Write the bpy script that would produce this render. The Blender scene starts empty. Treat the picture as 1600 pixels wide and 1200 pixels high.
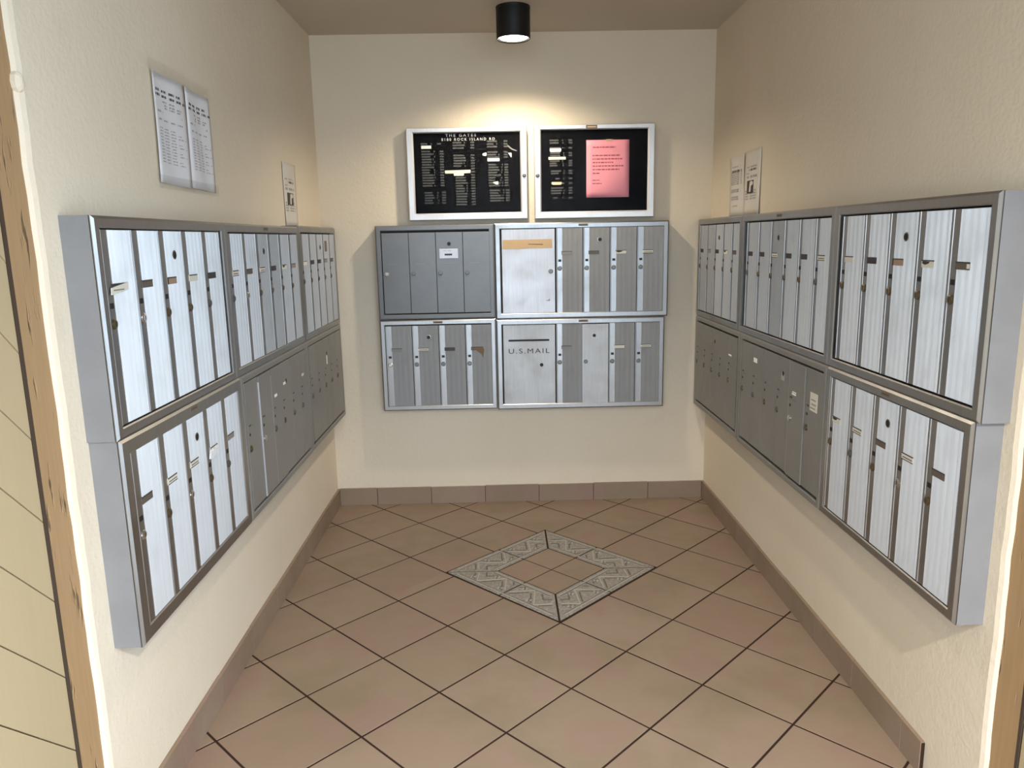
import bpy, bmesh, math, random
from mathutils import Matrix, Vector

random.seed(7)
SC = bpy.context.scene
COL = SC.collection

# ------------------------------------------------------------------ camera
D, H, W = 3.961, 2.408, 2.0            # depth of the back wall, ceiling height, width
cam_data = bpy.data.cameras.new('camera')
cam = bpy.data.objects.new('camera', cam_data)
COL.objects.link(cam)
YAW, PITCH, ROLL, FPX = -0.013854, 0.190188, -0.018895, 1181.756
cy, sy, cp, sp = math.cos(YAW), math.sin(YAW), math.cos(PITCH), math.sin(PITCH)
right = Vector((cy, sy, 0)); fwd = Vector((-sy * cp, cy * cp, -sp)); up = right.cross(fwd)
cr, sr = math.cos(ROLL), math.sin(ROLL)
right, up = cr * right + sr * up, -sr * right + cr * up
M = Matrix((right, up, -fwd)).transposed().to_4x4()
M.translation = (0.905, 0.0, 1.417)
cam.matrix_world = M
cam_data.sensor_fit = 'HORIZONTAL'
cam_data.sensor_width = 36.0
cam_data.lens = 36.0 * FPX / 1600.0
cam_data.clip_start = 0.02
SC.camera = cam

# ------------------------------------------------------------------ world, lights, exposure
world = bpy.data.worlds.new('overcast_sky')
SC.world = world
world.use_nodes = True
wn = world.node_tree
bg = wn.nodes['Background']
bg.inputs['Color'].default_value = (0.64, 0.81, 1.0, 1)
bg.inputs['Strength'].default_value = 3.9
ALCOVE_LAMP_W = 46.0
ENTRY_LAMP_W = 340.0
ENTRY_FILL_W = 110.0
vs = SC.view_settings
vs.view_transform = 'Standard'
vs.look = 'None'
vs.gamma = 1.0
vs.use_curve_mapping = False
vs.exposure = 0.4
SC.cycles.max_bounces = 10
SC.cycles.diffuse_bounces = 6
SC.cycles.glossy_bounces = 5
SC.cycles.transparent_max_bounces = 8
SC.cycles.caustics_reflective = False
SC.cycles.caustics_refractive = False
SC.cycles.sample_clamp_indirect = 6.0


# ------------------------------------------------------------------ helpers: materials
def lin(c):
    return tuple(((v / 255) / 12.92 if v <= 10 else (((v / 255) + 0.055) / 1.055) ** 2.4) for v in c) + (1.0,)


def new_mat(name, color, rough=0.6, metal=0.0, spec=0.5):
    m = bpy.data.materials.new(name)
    m.use_nodes = True
    b = m.node_tree.nodes['Principled BSDF']
    b.inputs['Base Color'].default_value = color if len(color) == 4 else tuple(color) + (1,)
    b.inputs['Roughness'].default_value = rough
    b.inputs['Metallic'].default_value = metal
    b.inputs['Specular IOR Level'].default_value = spec
    return m


class N:
    """small node-graph helper"""
    def __init__(s, m):
        s.t = m.node_tree
        s.b = s.t.nodes['Principled BSDF']

    def node(s, kind, **kw):
        n = s.t.nodes.new(kind)
        for k, v in kw.items():
            setattr(n, k, v)
        return n

    def link(s, a, b):
        s.t.links.new(a, b)

    def coord(s, which='Object', scale=(1, 1, 1), rot=(0, 0, 0)):
        if which == 'Position':
            out = s.node('ShaderNodeNewGeometry').outputs['Position']
        else:
            out = s.node('ShaderNodeTexCoord').outputs[which]
        mp = s.node('ShaderNodeMapping')
        mp.inputs['Scale'].default_value = scale
        mp.inputs['Rotation'].default_value = rot
        s.link(out, mp.inputs['Vector'])
        return mp.outputs['Vector']

    def noise(s, vec, scale, detail=3.0, rough=0.55):
        n = s.node('ShaderNodeTexNoise')
        n.inputs['Scale'].default_value = scale
        n.inputs['Detail'].default_value = detail
        n.inputs['Roughness'].default_value = rough
        s.link(vec, n.inputs['Vector'])
        return n.outputs['Fac']

    def ramp(s, fac, stops):
        r = s.node('ShaderNodeValToRGB')
        el = r.color_ramp.elements
        while len(el) < len(stops):
            el.new(0.5)
        for e, (p, c) in zip(el, stops):
            e.position = p
            e.color = c if len(c) == 4 else tuple(c) + (1,)
        s.link(fac, r.inputs['Fac'])
        return r.outputs['Color']

    def mix(s, fac, a, b, mode='MIX'):
        n = s.node('ShaderNodeMix', data_type='RGBA', blend_type=mode)
        for sock, v in ((n.inputs[0], fac), (n.inputs[6], a), (n.inputs[7], b)):
            if hasattr(v, 'links'):
                s.link(v, sock)
            else:
                sock.default_value = v
        return n.outputs[2]

    def bump(s, height, strength, dist):
        n = s.node('ShaderNodeBump')
        n.inputs['Strength'].default_value = strength
        n.inputs['Distance'].default_value = dist
        s.link(height, n.inputs['Height'])
        s.link(n.outputs['Normal'], s.b.inputs['Normal'])


def g(v):
    return (v, v, v, 1)


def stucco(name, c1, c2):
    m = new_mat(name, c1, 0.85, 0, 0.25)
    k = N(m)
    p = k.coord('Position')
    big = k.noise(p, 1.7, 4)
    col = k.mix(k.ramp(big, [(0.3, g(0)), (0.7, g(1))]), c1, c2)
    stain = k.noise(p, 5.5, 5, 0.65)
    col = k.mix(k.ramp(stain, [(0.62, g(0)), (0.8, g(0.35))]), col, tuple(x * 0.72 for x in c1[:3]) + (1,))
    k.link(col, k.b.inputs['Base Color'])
    h = k.noise(p, 70, 5, 0.6)
    h2 = k.noise(p, 16, 3, 0.5)
    ad = k.node('ShaderNodeMath', operation='ADD')
    k.link(h, ad.inputs[0]); k.link(h2, ad.inputs[1])
    k.bump(ad.outputs[0], 0.45, 0.0035)
    return m


MAT = {}
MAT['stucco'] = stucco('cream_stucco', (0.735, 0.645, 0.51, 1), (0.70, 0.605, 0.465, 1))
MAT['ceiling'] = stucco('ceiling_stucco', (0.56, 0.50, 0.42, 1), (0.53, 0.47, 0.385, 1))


def tile_mat(name, grain=1.0):
    m = new_mat(name, (0.3, 0.2, 0.15), 0.5, 0, 0.35)
    k = N(m)
    oi = k.node('ShaderNodeObjectInfo')
    p = k.coord('Position')
    base = k.ramp(oi.outputs['Random'], [(0.0, (0.268, 0.190, 0.134)), (0.35, (0.292, 0.212, 0.152)),
                                         (0.7, (0.280, 0.206, 0.143)), (1.0, (0.308, 0.226, 0.164))])
    olive = k.noise(p, 2.6, 4, 0.6)
    col = k.mix(k.ramp(olive, [(0.48, g(0)), (0.62, g(0.60))]), base, (0.222, 0.170, 0.106, 1))
    pink = k.noise(k.coord('Position', (1.3, 1.3, 1), (0, 0, 0.7)), 3.4, 3, 0.5)
    col = k.mix(k.ramp(pink, [(0.52, g(0)), (0.64, g(0.60))]), col, (0.288, 0.183, 0.146, 1))
    fine = k.noise(p, 260, 2, 0.7)
    col = k.mix(k.ramp(fine, [(0.3, g(0.30)), (0.7, g(0))]), col, (0.21, 0.145, 0.105, 1))
    k.link(col, k.b.inputs['Base Color'])
    rr = k.noise(p, 12, 3)
    k.link(k.ramp(rr, [(0.2, g(0.42)), (0.8, g(0.62))]), k.b.inputs['Roughness'])
    k.bump(fine, 0.12 * grain, 0.001)
    return m


MAT['tile'] = tile_mat('terracotta_floor_tile')
MAT['base_tile'] = tile_mat('terracotta_skirting_tile')
MAT['grout'] = new_mat('dark_brown_grout', (0.040, 0.022, 0.015), 0.9, 0, 0.1)


def metal_mat(name, color, rough, metal=1.0, brush=True):
    m = new_mat(name, color, rough, metal)
    k = N(m)
    p = k.coord('Object', (60, 60, 1.5))
    n = k.noise(p, 4, 4, 0.7)
    big = k.noise(k.coord('Position'), 9, 4, 0.6)
    c2 = tuple(x * 0.84 for x in color[:3]) + (1,)
    c1 = tuple(color[:3]) + (1,)
    col = k.mix(k.ramp(n, [(0.3, g(0)), (0.75, g(1))]), c1, c2)
    col = k.mix(k.ramp(big, [(0.55, g(0)), (0.8, g(0.4))]), col, tuple(x * 0.7 for x in color[:3]) + (1,))
    k.link(col, k.b.inputs['Base Color'])
    k.link(k.ramp(big, [(0.3, g(rough)), (0.8, g(min(1, rough + 0.14)))]), k.b.inputs['Roughness'])
    return m


MAT['frame_metal'] = metal_mat('satin_aluminium_frame', (0.42, 0.415, 0.41, 1), 0.32)
MAT['strip_metal'] = metal_mat('satin_aluminium_strip', (0.42, 0.415, 0.41, 1), 0.32)
MAT['rib_metal'] = metal_mat('ribbed_aluminium_panel', (0.52, 0.525, 0.53, 1), 0.42, 0.45)
MAT['dull_rib_metal'] = metal_mat('dull_ribbed_aluminium_panel', (0.40, 0.40, 0.395, 1), 0.5, 0.6)
MAT['sheet_metal'] = metal_mat('pale_aluminium_sheet', (0.66, 0.66, 0.68, 1), 0.5)
MAT['mail_metal'] = metal_mat('dull_aluminium_sheet', (0.55, 0.545, 0.54, 1), 0.55)
MAT['board_metal'] = metal_mat('white_anodised_frame', (0.80, 0.79, 0.78, 1), 0.42, 0.75)


def paint(name, c, rough, spec=0.5):
    m = new_mat(name, c, rough, 0, spec)
    k = N(m)
    big = k.noise(k.coord('Position'), 7, 5, 0.65)
    col = k.mix(k.ramp(big, [(0.35, g(0)), (0.75, g(1))]), c, tuple(x * 0.86 for x in c[:3]) + (1,))
    k.link(col, k.b.inputs['Base Color'])
    k.bump(k.noise(k.coord('Position'), 160, 3), 0.08, 0.001)
    return m


MAT['body'] = paint('grey_enamelled_housing', (0.225, 0.225, 0.232, 1), 0.5)
MAT['grey_paint'] = paint('brownish_grey_paint', (0.205, 0.196, 0.182, 1), 0.42)
MAT['blue_grey_paint'] = paint('glossy_slate_grey_paint', (0.165, 0.172, 0.182, 1), 0.24)
MAT['dark'] = new_mat('dark_recess', (0.030, 0.027, 0.025), 0.8)
MAT['black'] = new_mat('black_hole', (0.008, 0.008, 0.008), 0.6)
MAT['lock_brass'] = new_mat('tarnished_brass', (0.26, 0.21, 0.14), 0.35, 1.0)
MAT['lock_chrome'] = new_mat('chrome', (0.82, 0.82, 0.80), 0.12, 1.0)
MAT['lock_steel'] = new_mat('dull_steel', (0.19, 0.185, 0.175), 0.4, 0.8)
MAT['bronze_plate'] = paint('bronze_plate', (0.155, 0.115, 0.075, 1), 0.45)
MAT['paper'] = new_mat('white_paper', (0.72, 0.71, 0.72), 0.8)
MAT['leaflet_paper'] = new_mat('ivory_paper', (0.64, 0.60, 0.53), 0.8)
MAT['ivory'] = new_mat('yellowed_paper_strip', (0.83, 0.78, 0.60), 0.8)
MAT['white_strip'] = new_mat('white_paper_strip', (0.86, 0.86, 0.82), 0.8)
MAT['buff'] = new_mat('buff_paper_strip', (0.72, 0.62, 0.38), 0.8)
MAT['pink'] = paint('pink_paper', (0.98, 0.36, 0.41, 1), 0.8, 0.2)
MAT['ink'] = new_mat('grey_ink', (0.10, 0.095, 0.095), 0.8)
MAT['pale_ink'] = new_mat('pale_grey_ink', (0.36, 0.345, 0.34), 0.8)
MAT['pink_ink'] = new_mat('faded_red_ink', (0.40, 0.075, 0.095), 0.8)
MAT['letter'] = new_mat('dim_white_plastic', (0.20, 0.197, 0.188), 0.6)
MAT['letter_bright'] = new_mat('white_plastic', (0.72, 0.71, 0.68), 0.6)
MAT['felt'] = paint('black_felt', (0.0042, 0.004, 0.0048, 1), 0.95, 0.03)
MAT['tape'] = paint('masking_tape', (0.60, 0.42, 0.24, 1), 0.7)
MAT['lamp_black'] = new_mat('satin_black_metal', (0.008, 0.007, 0.007), 0.5, 0, 0.25)
MAT['card_dark'] = new_mat('dark_card', (0.035, 0.028, 0.028), 0.5)
MAT['card_brown'] = new_mat('brown_card', (0.11, 0.085, 0.065), 0.5)
MAT['card_tan'] = new_mat('tan_card', (0.34, 0.23, 0.16), 0.6)
MAT['card_cream'] = new_mat('cream_card', (0.66, 0.63, 0.54), 0.6)
MAT['card_grey'] = new_mat('grey_card', (0.24, 0.22, 0.20), 0.5)
MAT['rust'] = paint('rust_stain', (0.20, 0.13, 0.08, 1), 0.9)
MAT['concrete'] = paint('pale_concrete', (0.55, 0.53, 0.49, 1), 0.9)


def wood_paint(name, c, dark, g0=0.66, g1=0.69):
    m = new_mat(name, c, 0.65, 0, 0.35)
    k = N(m)
    gouge = k.noise(k.coord('Position', (22, 22, 3.2)), 2.0, 3, 0.6)
    col = k.mix(k.ramp(gouge, [(g0, g(0)), (g1, g(0.85))]), c, dark)
    grain = k.noise(k.coord('Position', (40, 40, 2)), 3, 4, 0.6)
    col = k.mix(k.ramp(grain, [(0.3, g(0)), (0.8, g(0.22))]), col, dark)
    k.link(col, k.b.inputs['Base Color'])
    inv = k.ramp(gouge, [(g0 - 0.04, g(1)), (g1 + 0.01, g(0))])
    k.bump(inv, 0.8, 0.006)
    return m


MAT['trim'] = wood_paint('tan_painted_trim', (0.39, 0.25, 0.125, 1), (0.115, 0.062, 0.030, 1))
MAT['siding'] = wood_paint('cream_painted_siding', (0.43, 0.340, 0.205, 1), (0.37, 0.285, 0.165, 1), 0.80, 0.9)


MAT['seam'] = new_mat('dark_gap_brown', (0.055, 0.034, 0.020), 0.9)
MAT['siding_groove'] = new_mat('shaded_siding_groove', (0.20, 0.155, 0.095), 0.9)  # darker than the siding: shade of grooves and gap put into the colour


def emit_mat(name, color, strength):
    m = bpy.data.materials.new(name)
    m.use_nodes = True
    b = m.node_tree.nodes['Principled BSDF']
    b.inputs['Base Color'].default_value = (0.9, 0.9, 0.9, 1)
    b.inputs['Emission Color'].default_value = color
    b.inputs['Emission Strength'].default_value = strength
    return m


MAT['bulb'] = emit_mat('lit_bulb', (1.0, 0.90, 0.72, 1), 14)


def glass_mat():
    m = bpy.data.materials.new('clear_pane')
    m.use_nodes = True
    t = m.node_tree
    t.nodes.remove(t.nodes['Principled BSDF'])
    out = t.nodes['Material Output']
    tr = t.nodes.new('ShaderNodeBsdfTransparent')
    gl = t.nodes.new('ShaderNodeBsdfGlossy')
    gl.inputs['Roughness'].default_value = 0.28
    fr = t.nodes.new('ShaderNodeFresnel')
    fr.inputs['IOR'].default_value = 1.11
    mx = t.nodes.new('ShaderNodeMixShader')
    t.links.new(fr.outputs[0], mx.inputs[0])
    t.links.new(tr.outputs[0], mx.inputs[1])
    t.links.new(gl.outputs[0], mx.inputs[2])
    t.links.new(mx.outputs[0], out.inputs['Surface'])
    return m


MAT['glass'] = glass_mat()


def film_mat():
    m = bpy.data.materials.new('clear_plastic_film')
    m.use_nodes = True
    t = m.node_tree
    t.nodes.remove(t.nodes['Principled BSDF'])
    out = t.nodes['Material Output']
    tr = t.nodes.new('ShaderNodeBsdfTransparent')
    tr.inputs['Color'].default_value = (0.985, 0.985, 0.98, 1)
    gl = t.nodes.new('ShaderNodeBsdfGlossy')
    gl.inputs['Roughness'].default_value = 0.22
    mx = t.nodes.new('ShaderNodeMixShader')
    mx.inputs[0].default_value = 0.05
    t.links.new(tr.outputs[0], mx.inputs[1])
    t.links.new(gl.outputs[0], mx.inputs[2])
    t.links.new(mx.outputs[0], out.inputs['Surface'])
    return m


MAT['film'] = film_mat()


# ------------------------------------------------------------------ helpers: meshes
class MB:
    """vertex/face collector; (u, v, w) are right, up and out of the wall = local (u, -w, v)"""
    def __init__(s):
        s.v, s.f, s.m = [], [], []

    def p(s, u, v, w):
        s.v.append((u, -w, v))
        return len(s.v) - 1

    def face(s, idx, mi=0):
        s.f.append(tuple(idx)); s.m.append(mi)

    def box(s, u0, u1, v0, v1, w0, w1, mi=0, bevel=0.0):
        b = bevel
        a = [s.p(u, v, w0) for u, v in ((u0, v0), (u1, v0), (u1, v1), (u0, v1))]
        if b > 0:
            c = [s.p(u, v, w1 - b) for u, v in ((u0, v0), (u1, v0), (u1, v1), (u0, v1))]
            d = [s.p(u, v, w1) for u, v in ((u0 + b, v0 + b), (u1 - b, v0 + b), (u1 - b, v1 - b), (u0 + b, v1 - b))]
            rings = [a, c, d]
        else:
            c = [s.p(u, v, w1) for u, v in ((u0, v0), (u1, v0), (u1, v1), (u0, v1))]
            rings = [a, c]
        s.rings(rings, mi)
        s.face(a[::-1], mi)
        s.face(rings[-1], mi)

    def rings(s, rings, mi=0):
        for r, q in zip(rings, rings[1:]):
            n = len(r)
            for i in range(n):
                j = (i + 1) % n
                s.face((r[i], r[j], q[j], q[i]), mi)

    def rect_rings(s, u0, u1, v0, v1, prof, mi=0, top=1.0):
        """prof: list of (inset, w): mitred picture-frame profile"""
        rr = [[s.p(u, v, w) for u, v in ((u0 + d, v0 + d), (u1 - d, v0 + d), (u1 - d, v1 - d * top), (u0 + d, v1 - d * top))]
              for d, w in prof]
        s.rings(rr, mi)
        return rr

    def disc(s, u, v, prof, n=16, mi=0):
        """lathe about the outward axis; prof: list of (radius, w)"""
        rr = []
        for r, w in prof:
            rr.append([s.p(u + r * math.cos(2 * math.pi * i / n), v + r * math.sin(2 * math.pi * i / n), w)
                       for i in range(n)])
        s.rings(rr, mi)
        s.face(rr[-1], mi)

    def poly(s, pts, w0, w1, mi=0):
        a = [s.p(u, v, w0) for u, v in pts]
        b = [s.p(u, v, w1) for u, v in pts]
        s.rings([a, b], mi)
        s.face(b, mi)
        s.face(a[::-1], mi)

    def mesh(s, name, *mats, smooth=False):
        me = bpy.data.meshes.new(name)
        me.from_pydata(s.v, [], s.f)
        for m in mats:
            me.materials.append(MAT[m])
        for p, mi in zip(me.polygons, s.m):
            p.material_index = mi
            p.use_smooth = smooth
        me.update()
        return me


def obj(name, me, parent=None, loc=(0, 0, 0)):
    o = bpy.data.objects.new(name, me)
    COL.objects.link(o)
    if parent is not None:
        o.parent = parent
    o.location = loc
    return o


def tag(o, label=None, cat=None, group=None, kind=None):
    if label: o['label'] = label
    if cat: o['category'] = cat
    if group: o['group'] = group
    if kind: o['kind'] = kind
    return o


ROT = {'left': math.pi / 2, 'right': -math.pi / 2, 'back': 0.0}


def root(name, wall, along, z, w=0.0):
    """an Empty on a wall, at (along the room, height), turned so local x runs to the viewer's right"""
    o = bpy.data.objects.new(name, None)
    COL.objects.link(o)
    o.empty_display_size = 0.05
    if wall == 'left':
        o.location = (w, along, z)
    elif wall == 'right':
        o.location = (W - w, along, z)
    else:
        o.location = (along, D - w, z)
    o.rotation_euler = (0, 0, ROT[wall])
    return o


def clip(poly, a, b, c):
    """keep the part of a polygon with a*x + b*y <= c"""
    out = []
    for i in range(len(poly)):
        p, q = poly[i], poly[(i + 1) % len(poly)]
        dp, dq = a * p[0] + b * p[1] - c, a * q[0] + b * q[1] - c
        if dp <= 0:
            out.append(p)
        if (dp < 0 < dq) or (dq < 0 < dp):
            t = dp / (dp - dq)
            out.append((p[0] + t * (q[0] - p[0]), p[1] + t * (q[1] - p[1])))
    return out


def area(poly):
    return 0.5 * sum(p[0] * q[1] - q[0] * p[1] for p, q in zip(poly, poly[1:] + poly[:1]))


def box_obj(name, x0, x1, y0, y1, z0, z1, mat, parent=None):
    mb = MB()
    mb.box(x0, x1, z0, z1, -y1, -y0)
    return obj(name, mb.mesh(name, mat), parent)


# ------------------------------------------------------------------ room shell
YE = 1.537                 # where the stucco ends and the tan trim starts
YOUT_L, YOUT_R = 0.10, 1.20   # ends of the boarded entry walls
YC = -1.9                  # front edge of the ceiling

tag(box_obj('wall_back', -0.15, W + 0.15, D, D + 0.12, -0.05, H + 0.12, 'stucco'), kind='structure')


def stucco_wall(name, x_in, sgn):
    """side wall with a slightly rounded, uneven front edge"""
    mb = MB()
    n = 40
    prof = []
    rows = []
    for i in range(n + 1):
        z = -0.03 + (H + 0.06) * i / n
        j = 0.0016 * math.sin(z * 19 + (1 if sgn < 0 else 0)) + 0.0014 * math.sin(z * 47)
        pts = [(x_in - sgn * 0.12, YE + j), (x_in - sgn * 0.022, YE + j), (x_in - sgn * 0.012, YE - 0.004 + j), (x_in - sgn * 0.004, YE + 0.001 + j),
               (x_in, YE + 0.012 + j), (x_in, D + 0.01), (x_in - sgn * 0.12, D + 0.01)]
        rows.append([mb.p(x, z, -y) for x, y in pts])
    if sgn > 0:
        rows = [r[::-1] for r in rows]
    mb.rings(rows)
    mb.face(rows[0][::-1]); mb.face(rows[-1])
    return tag(obj(name, mb.mesh(name, 'stucco')), kind='structure')


wl = stucco_wall('wall_left', 0.0, 1)
wr = stucco_wall('wall_right', W, -1)
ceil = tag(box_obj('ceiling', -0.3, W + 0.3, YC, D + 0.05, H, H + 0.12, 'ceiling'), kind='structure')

# plaster lump on the front edge of the left wall, near the top
lump = MB()
for k, (r, w) in enumerate([(0.013, 0.0), (0.013, 0.010), (0.009, 0.017), (0.003, 0.020)]):
    pass
lump.disc(0, 0, [(0.016, -0.02), (0.016, 0.004), (0.012, 0.012), (0.005, 0.015)], 10)
lo = obj('plaster_lump', lump.mesh('plaster_lump', 'stucco'), wl, (-0.006, 1.540, 1.727))
lo.rotation_euler = (0, 0, math.pi / 2)
lo.scale = (0.75, 0.8, 1.25)

# tan trim boards beside the alcove
def trim_board(name, x_face, sgn, y0, y1):
    mb = MB()
    nz = 60
    rows = []
    for i in range(nz + 1):
        z = H * i / nz
        j0 = 0.002 * math.sin(z * 23 + sgn) + 0.0015 * math.sin(z * 61)
        pts = [(x_face - sgn * 0.03, y0), (x_face - sgn * 0.001, y0 + j0), (x_face, y0 + 0.001 + j0),
               (x_face, y1), (x_face - sgn * 0.03, y1)]
        rows.append([mb.p(x, z, -y) for x, y in pts])
    if sgn < 0:
        rows = [r[::-1] for r in rows]
    mb.rings([r[::-1] for r in rows])
    mb.face(rows[0]); mb.face(rows[-1][::-1])
    return tag(obj(name, mb.mesh(name, 'trim')), kind='structure')


t1 = trim_board('trim_1', -0.012, 1, 1.4525, YE + 0.004)
box_obj('dark_gap_strip', -0.03, -0.0115, 1.4450, 1.4535, 0.0, H, 'seam', t1)  # dark strip standing in for the shade and dirt of the open gap
t2 = trim_board('trim_2', W + 0.012, -1, 1.4525, YE + 0.004)
box_obj('dark_gap_strip', W + 0.0115, W + 0.03, 1.4450, 1.4535, 0.0, H, 'seam', t2)


# diagonal board siding of the entry walls
def siding_wall(name, x_face, sgn, y0, y1):
    x0, x1 = sorted((x_face - sgn * 0.020, x_face - sgn * 0.12))
    wall = tag(box_obj(name, x0, x1, y0, y1 + 0.02, -0.03, H + 0.03, 'siding_groove'), kind='structure')
    pitch = 0.170
    c = 2.493 - 0.170 * 20
    while c < y1 + H + 0.3:
        gap = 0.003
        poly = [(y0, 0.0), (y1, 0.0), (y1, H), (y0, H)]
        poly = clip(poly, 1, 1, c + pitch - gap)
        poly = clip(poly, -1, -1, -c)
        c += pitch
        if len(poly) < 3 or abs(area(poly)) < 2e-4:
            continue
        mb = MB()
        cxm = sum(p[0] for p in poly) / len(poly)
        czm = sum(p[1] for p in poly) / len(poly)
        a = [mb.p(x_face - sgn * 0.020, z, -y) for y, z in poly]
        b = [mb.p(x_face - sgn * 0.004, z, -y) for y, z in poly]
        d = [mb.p(x_face, z + (czm - z) / max(0.05, math.hypot(cxm - y, czm - z)) * 0.006,
                  -(y + (cxm - y) / max(0.05, math.hypot(cxm - y, czm - z)) * 0.006)) for y, z in poly]
        mb.rings([a, b, d]); mb.face(d)
        obj('plank', mb.mesh('plank', 'siding'), wall)
    return wall


siding_wall('wall_entry_left', -0.013, 1, YOUT_L, 1.4455)
siding_wall('wall_entry_right', W + 0.013, -1, YOUT_R, 1.4455)

# ------------------------------------------------------------------ floor
FY0 = -1.3
floor = tag(box_obj('floor', -0.05, W + 0.05, FY0, D + 0.02, -0.06, -0.0012, 'grout'), kind='structure')
ground = tag(box_obj('floor_outside', -9, 9, -12, FY0, -0.10, -0.02, 'concrete'), kind='structure')
tag(box_obj('floor_edge', -9, -0.05, FY0, 3.0, -0.10, -0.02, 'concrete'), kind='structure')
box_g2 = tag(box_obj('floor_side', W + 0.05, 9, FY0, 3.0, -0.10, -0.02, 'concrete'), kind='structure')

SZ, ANG, OX, OY = 0.29814, 0.002153, 0.6850, 2.18786
ax = (math.cos(-math.pi / 4 + ANG) * SZ, math.sin(-math.pi / 4 + ANG) * SZ)
bx_ = (math.cos(math.pi / 4 + ANG) * SZ, math.sin(math.pi / 4 + ANG) * SZ)


def lat(i, j):
    return (OX + i * ax[0] + j * bx_[0], OY + i * ax[1] + j * bx_[1])


DC = (1.1035, 3.073); DR = 0.4570; DRI = 0.2310   # centre, outer and inner half diagonals of the inlay
GROUT = 0.0036


def tile_mesh(poly, mat, name, h=0.0, bev=0.0008):
    """tile with a tiny arris; polygon must be counter-clockwise"""
    if area(poly) < 0:
        poly = poly[::-1]
    cxm = sum(p[0] for p in poly) / len(poly); cym = sum(p[1] for p in poly) / len(poly)
    v, f = [], []
    n = len(poly)
    for z in (-0.010, h - bev):
        v += [(x, y, z) for x, y in poly]
    for x, y in poly:
        d = max(0.01, math.hypot(cxm - x, cym - y))
        v.append((x + (cxm - x) / d * bev, y + (cym - y) / d * bev, h))
    for r in (0, n):
        for i in range(n):
            j = (i + 1) % n
            f.append((r + i, r + j, r + n + j, r + n + i))
    f.append(tuple(range(2 * n, 3 * n)))
    me = bpy.data.meshes.new(name)
    me.from_pydata(v, [], f)
    me.materials.append(MAT[mat])
    me.update()
    return me


def cutters_outside_diamond(poly):
    """pieces of a polygon left outside the inlay diamond"""
    res = []
    rest = poly
    for sx, sy_ in ((1, 1), (1, -1), (-1, 1), (-1, -1)):
        c = sx * DC[0] + sy_ * DC[1] + DR + GROUT * 1.4
        outp = clip(rest, -sx, -sy_, -c)
        if len(outp) > 2 and abs(area(outp)) > 1e-4:
            res.append(outp)
        rest = clip(rest, sx, sy_, c)
        if len(rest) < 3:
            break
    return res


full = None
gs = GROUT / SZ
for i in range(-12, 14):
    for j in range(-12, 14):
        poly = [lat(i + gs, j + gs), lat(i + 1 - gs, j + gs), lat(i + 1 - gs, j + 1 - gs), lat(i + gs, j + 1 - gs)]
        cxm, cym = lat(i + .5, j + .5)
        if not (-0.3 < cxm < W + 0.3 and FY0 - 0.3 < cym < D + 0.3):
            continue
        whole = abs(cxm - W / 2) < W / 2 - 0.225 and FY0 + 0.22 < cym < D - 0.225
        near = abs(cxm - DC[0]) + abs(cym - DC[1]) < DR + 0.44
        if whole and not near:
            if full is None:
                full = tile_mesh([(x - cxm, y - cym) for x, y in poly], 'tile', 'tile')
            o = obj('tile', full, floor, (cxm, cym, random.uniform(-0.0004, 0.0004)))
            continue
        q = poly
        for (a, b, c) in ((-1, 0, -0.006), (1, 0, W - 0.006), (0, -1, -FY0), (0, 1, D - 0.006)):
            q = clip(q, a, b, c)
            if len(q) < 3:
                break
        if len(q) < 3 or abs(area(q)) < 3e-4:
            continue
        for r in (cutters_outside_diamond(q) if near else [q]):
            obj('tile', tile_mesh(r, 'tile', 'tile'), floor)


def dpt(k, r):
    a = k * math.pi / 2 - math.pi / 2
    return (DC[0] + r * math.cos(a), DC[1] + r * math.sin(a))


def lerp(p, q, t):
    return (p[0] + (q[0] - p[0]) * t, p[1] + (q[1] - p[1]) * t)


def inset(poly, d):
    cxm = sum(p[0] for p in poly) / len(poly); cym = sum(p[1] for p in poly) / len(poly)
    if area(poly) < 0:
        poly = poly[::-1]
    n = len(poly)
    out = poly
    for i in range(n):
        p, q = poly[i], poly[(i + 1) % n]
        L = math.hypot(q[0] - p[0], q[1] - p[1])
        nx, ny = (q[1] - p[1]) / L, -(q[0] - p[0]) / L
        out = clip(out, nx, ny, nx * p[0] + ny * p[1] - d)
    return out


def border_mat():
    m = new_mat('grey_patterned_border_tile', (0.4, 0.37, 0.32), 0.45)
    k = N(m)
    p = k.coord('Position')
    n = k.noise(p, 75, 5, 0.7)
    col = k.ramp(n, [(0.25, (0.125, 0.108, 0.088)), (0.5, (0.26, 0.232, 0.197)), (0.72, (0.42, 0.385, 0.335))])
    k.link(col, k.b.inputs['Base Color'])
    k.bump(n, 0.4, 0.002)
    return m


MAT['border'] = border_mat()
MAT['relief_light'] = new_mat('pale_relief', (0.40, 0.365, 0.315), 0.5)
MAT['relief_dark'] = new_mat('dark_relief', (0.125, 0.108, 0.09), 0.6)


def relief_bar(v, f, mi, p, q, t, h0, h1, m):
    L = math.hypot(q[0] - p[0], q[1] - p[1])
    if L < 1e-6:
        return
    nx, ny = -(q[1] - p[1]) / L * t / 2, (q[0] - p[0]) / L * t / 2
    b = len(v)
    c = [(p[0] + nx, p[1] + ny), (p[0] - nx, p[1] - ny), (q[0] - nx, q[1] - ny), (q[0] + nx, q[1] + ny)]
    v += [(x, y, h0) for x, y in c] + [(x, y, h1) for x, y in c]
    for i in range(4):
        j = (i + 1) % 4
        f.append((b + i, b + j, b + 4 + j, b + 4 + i)); mi.append(m)
    f.append((b + 4, b + 5, b + 6, b + 7)); mi.append(m)


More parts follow.
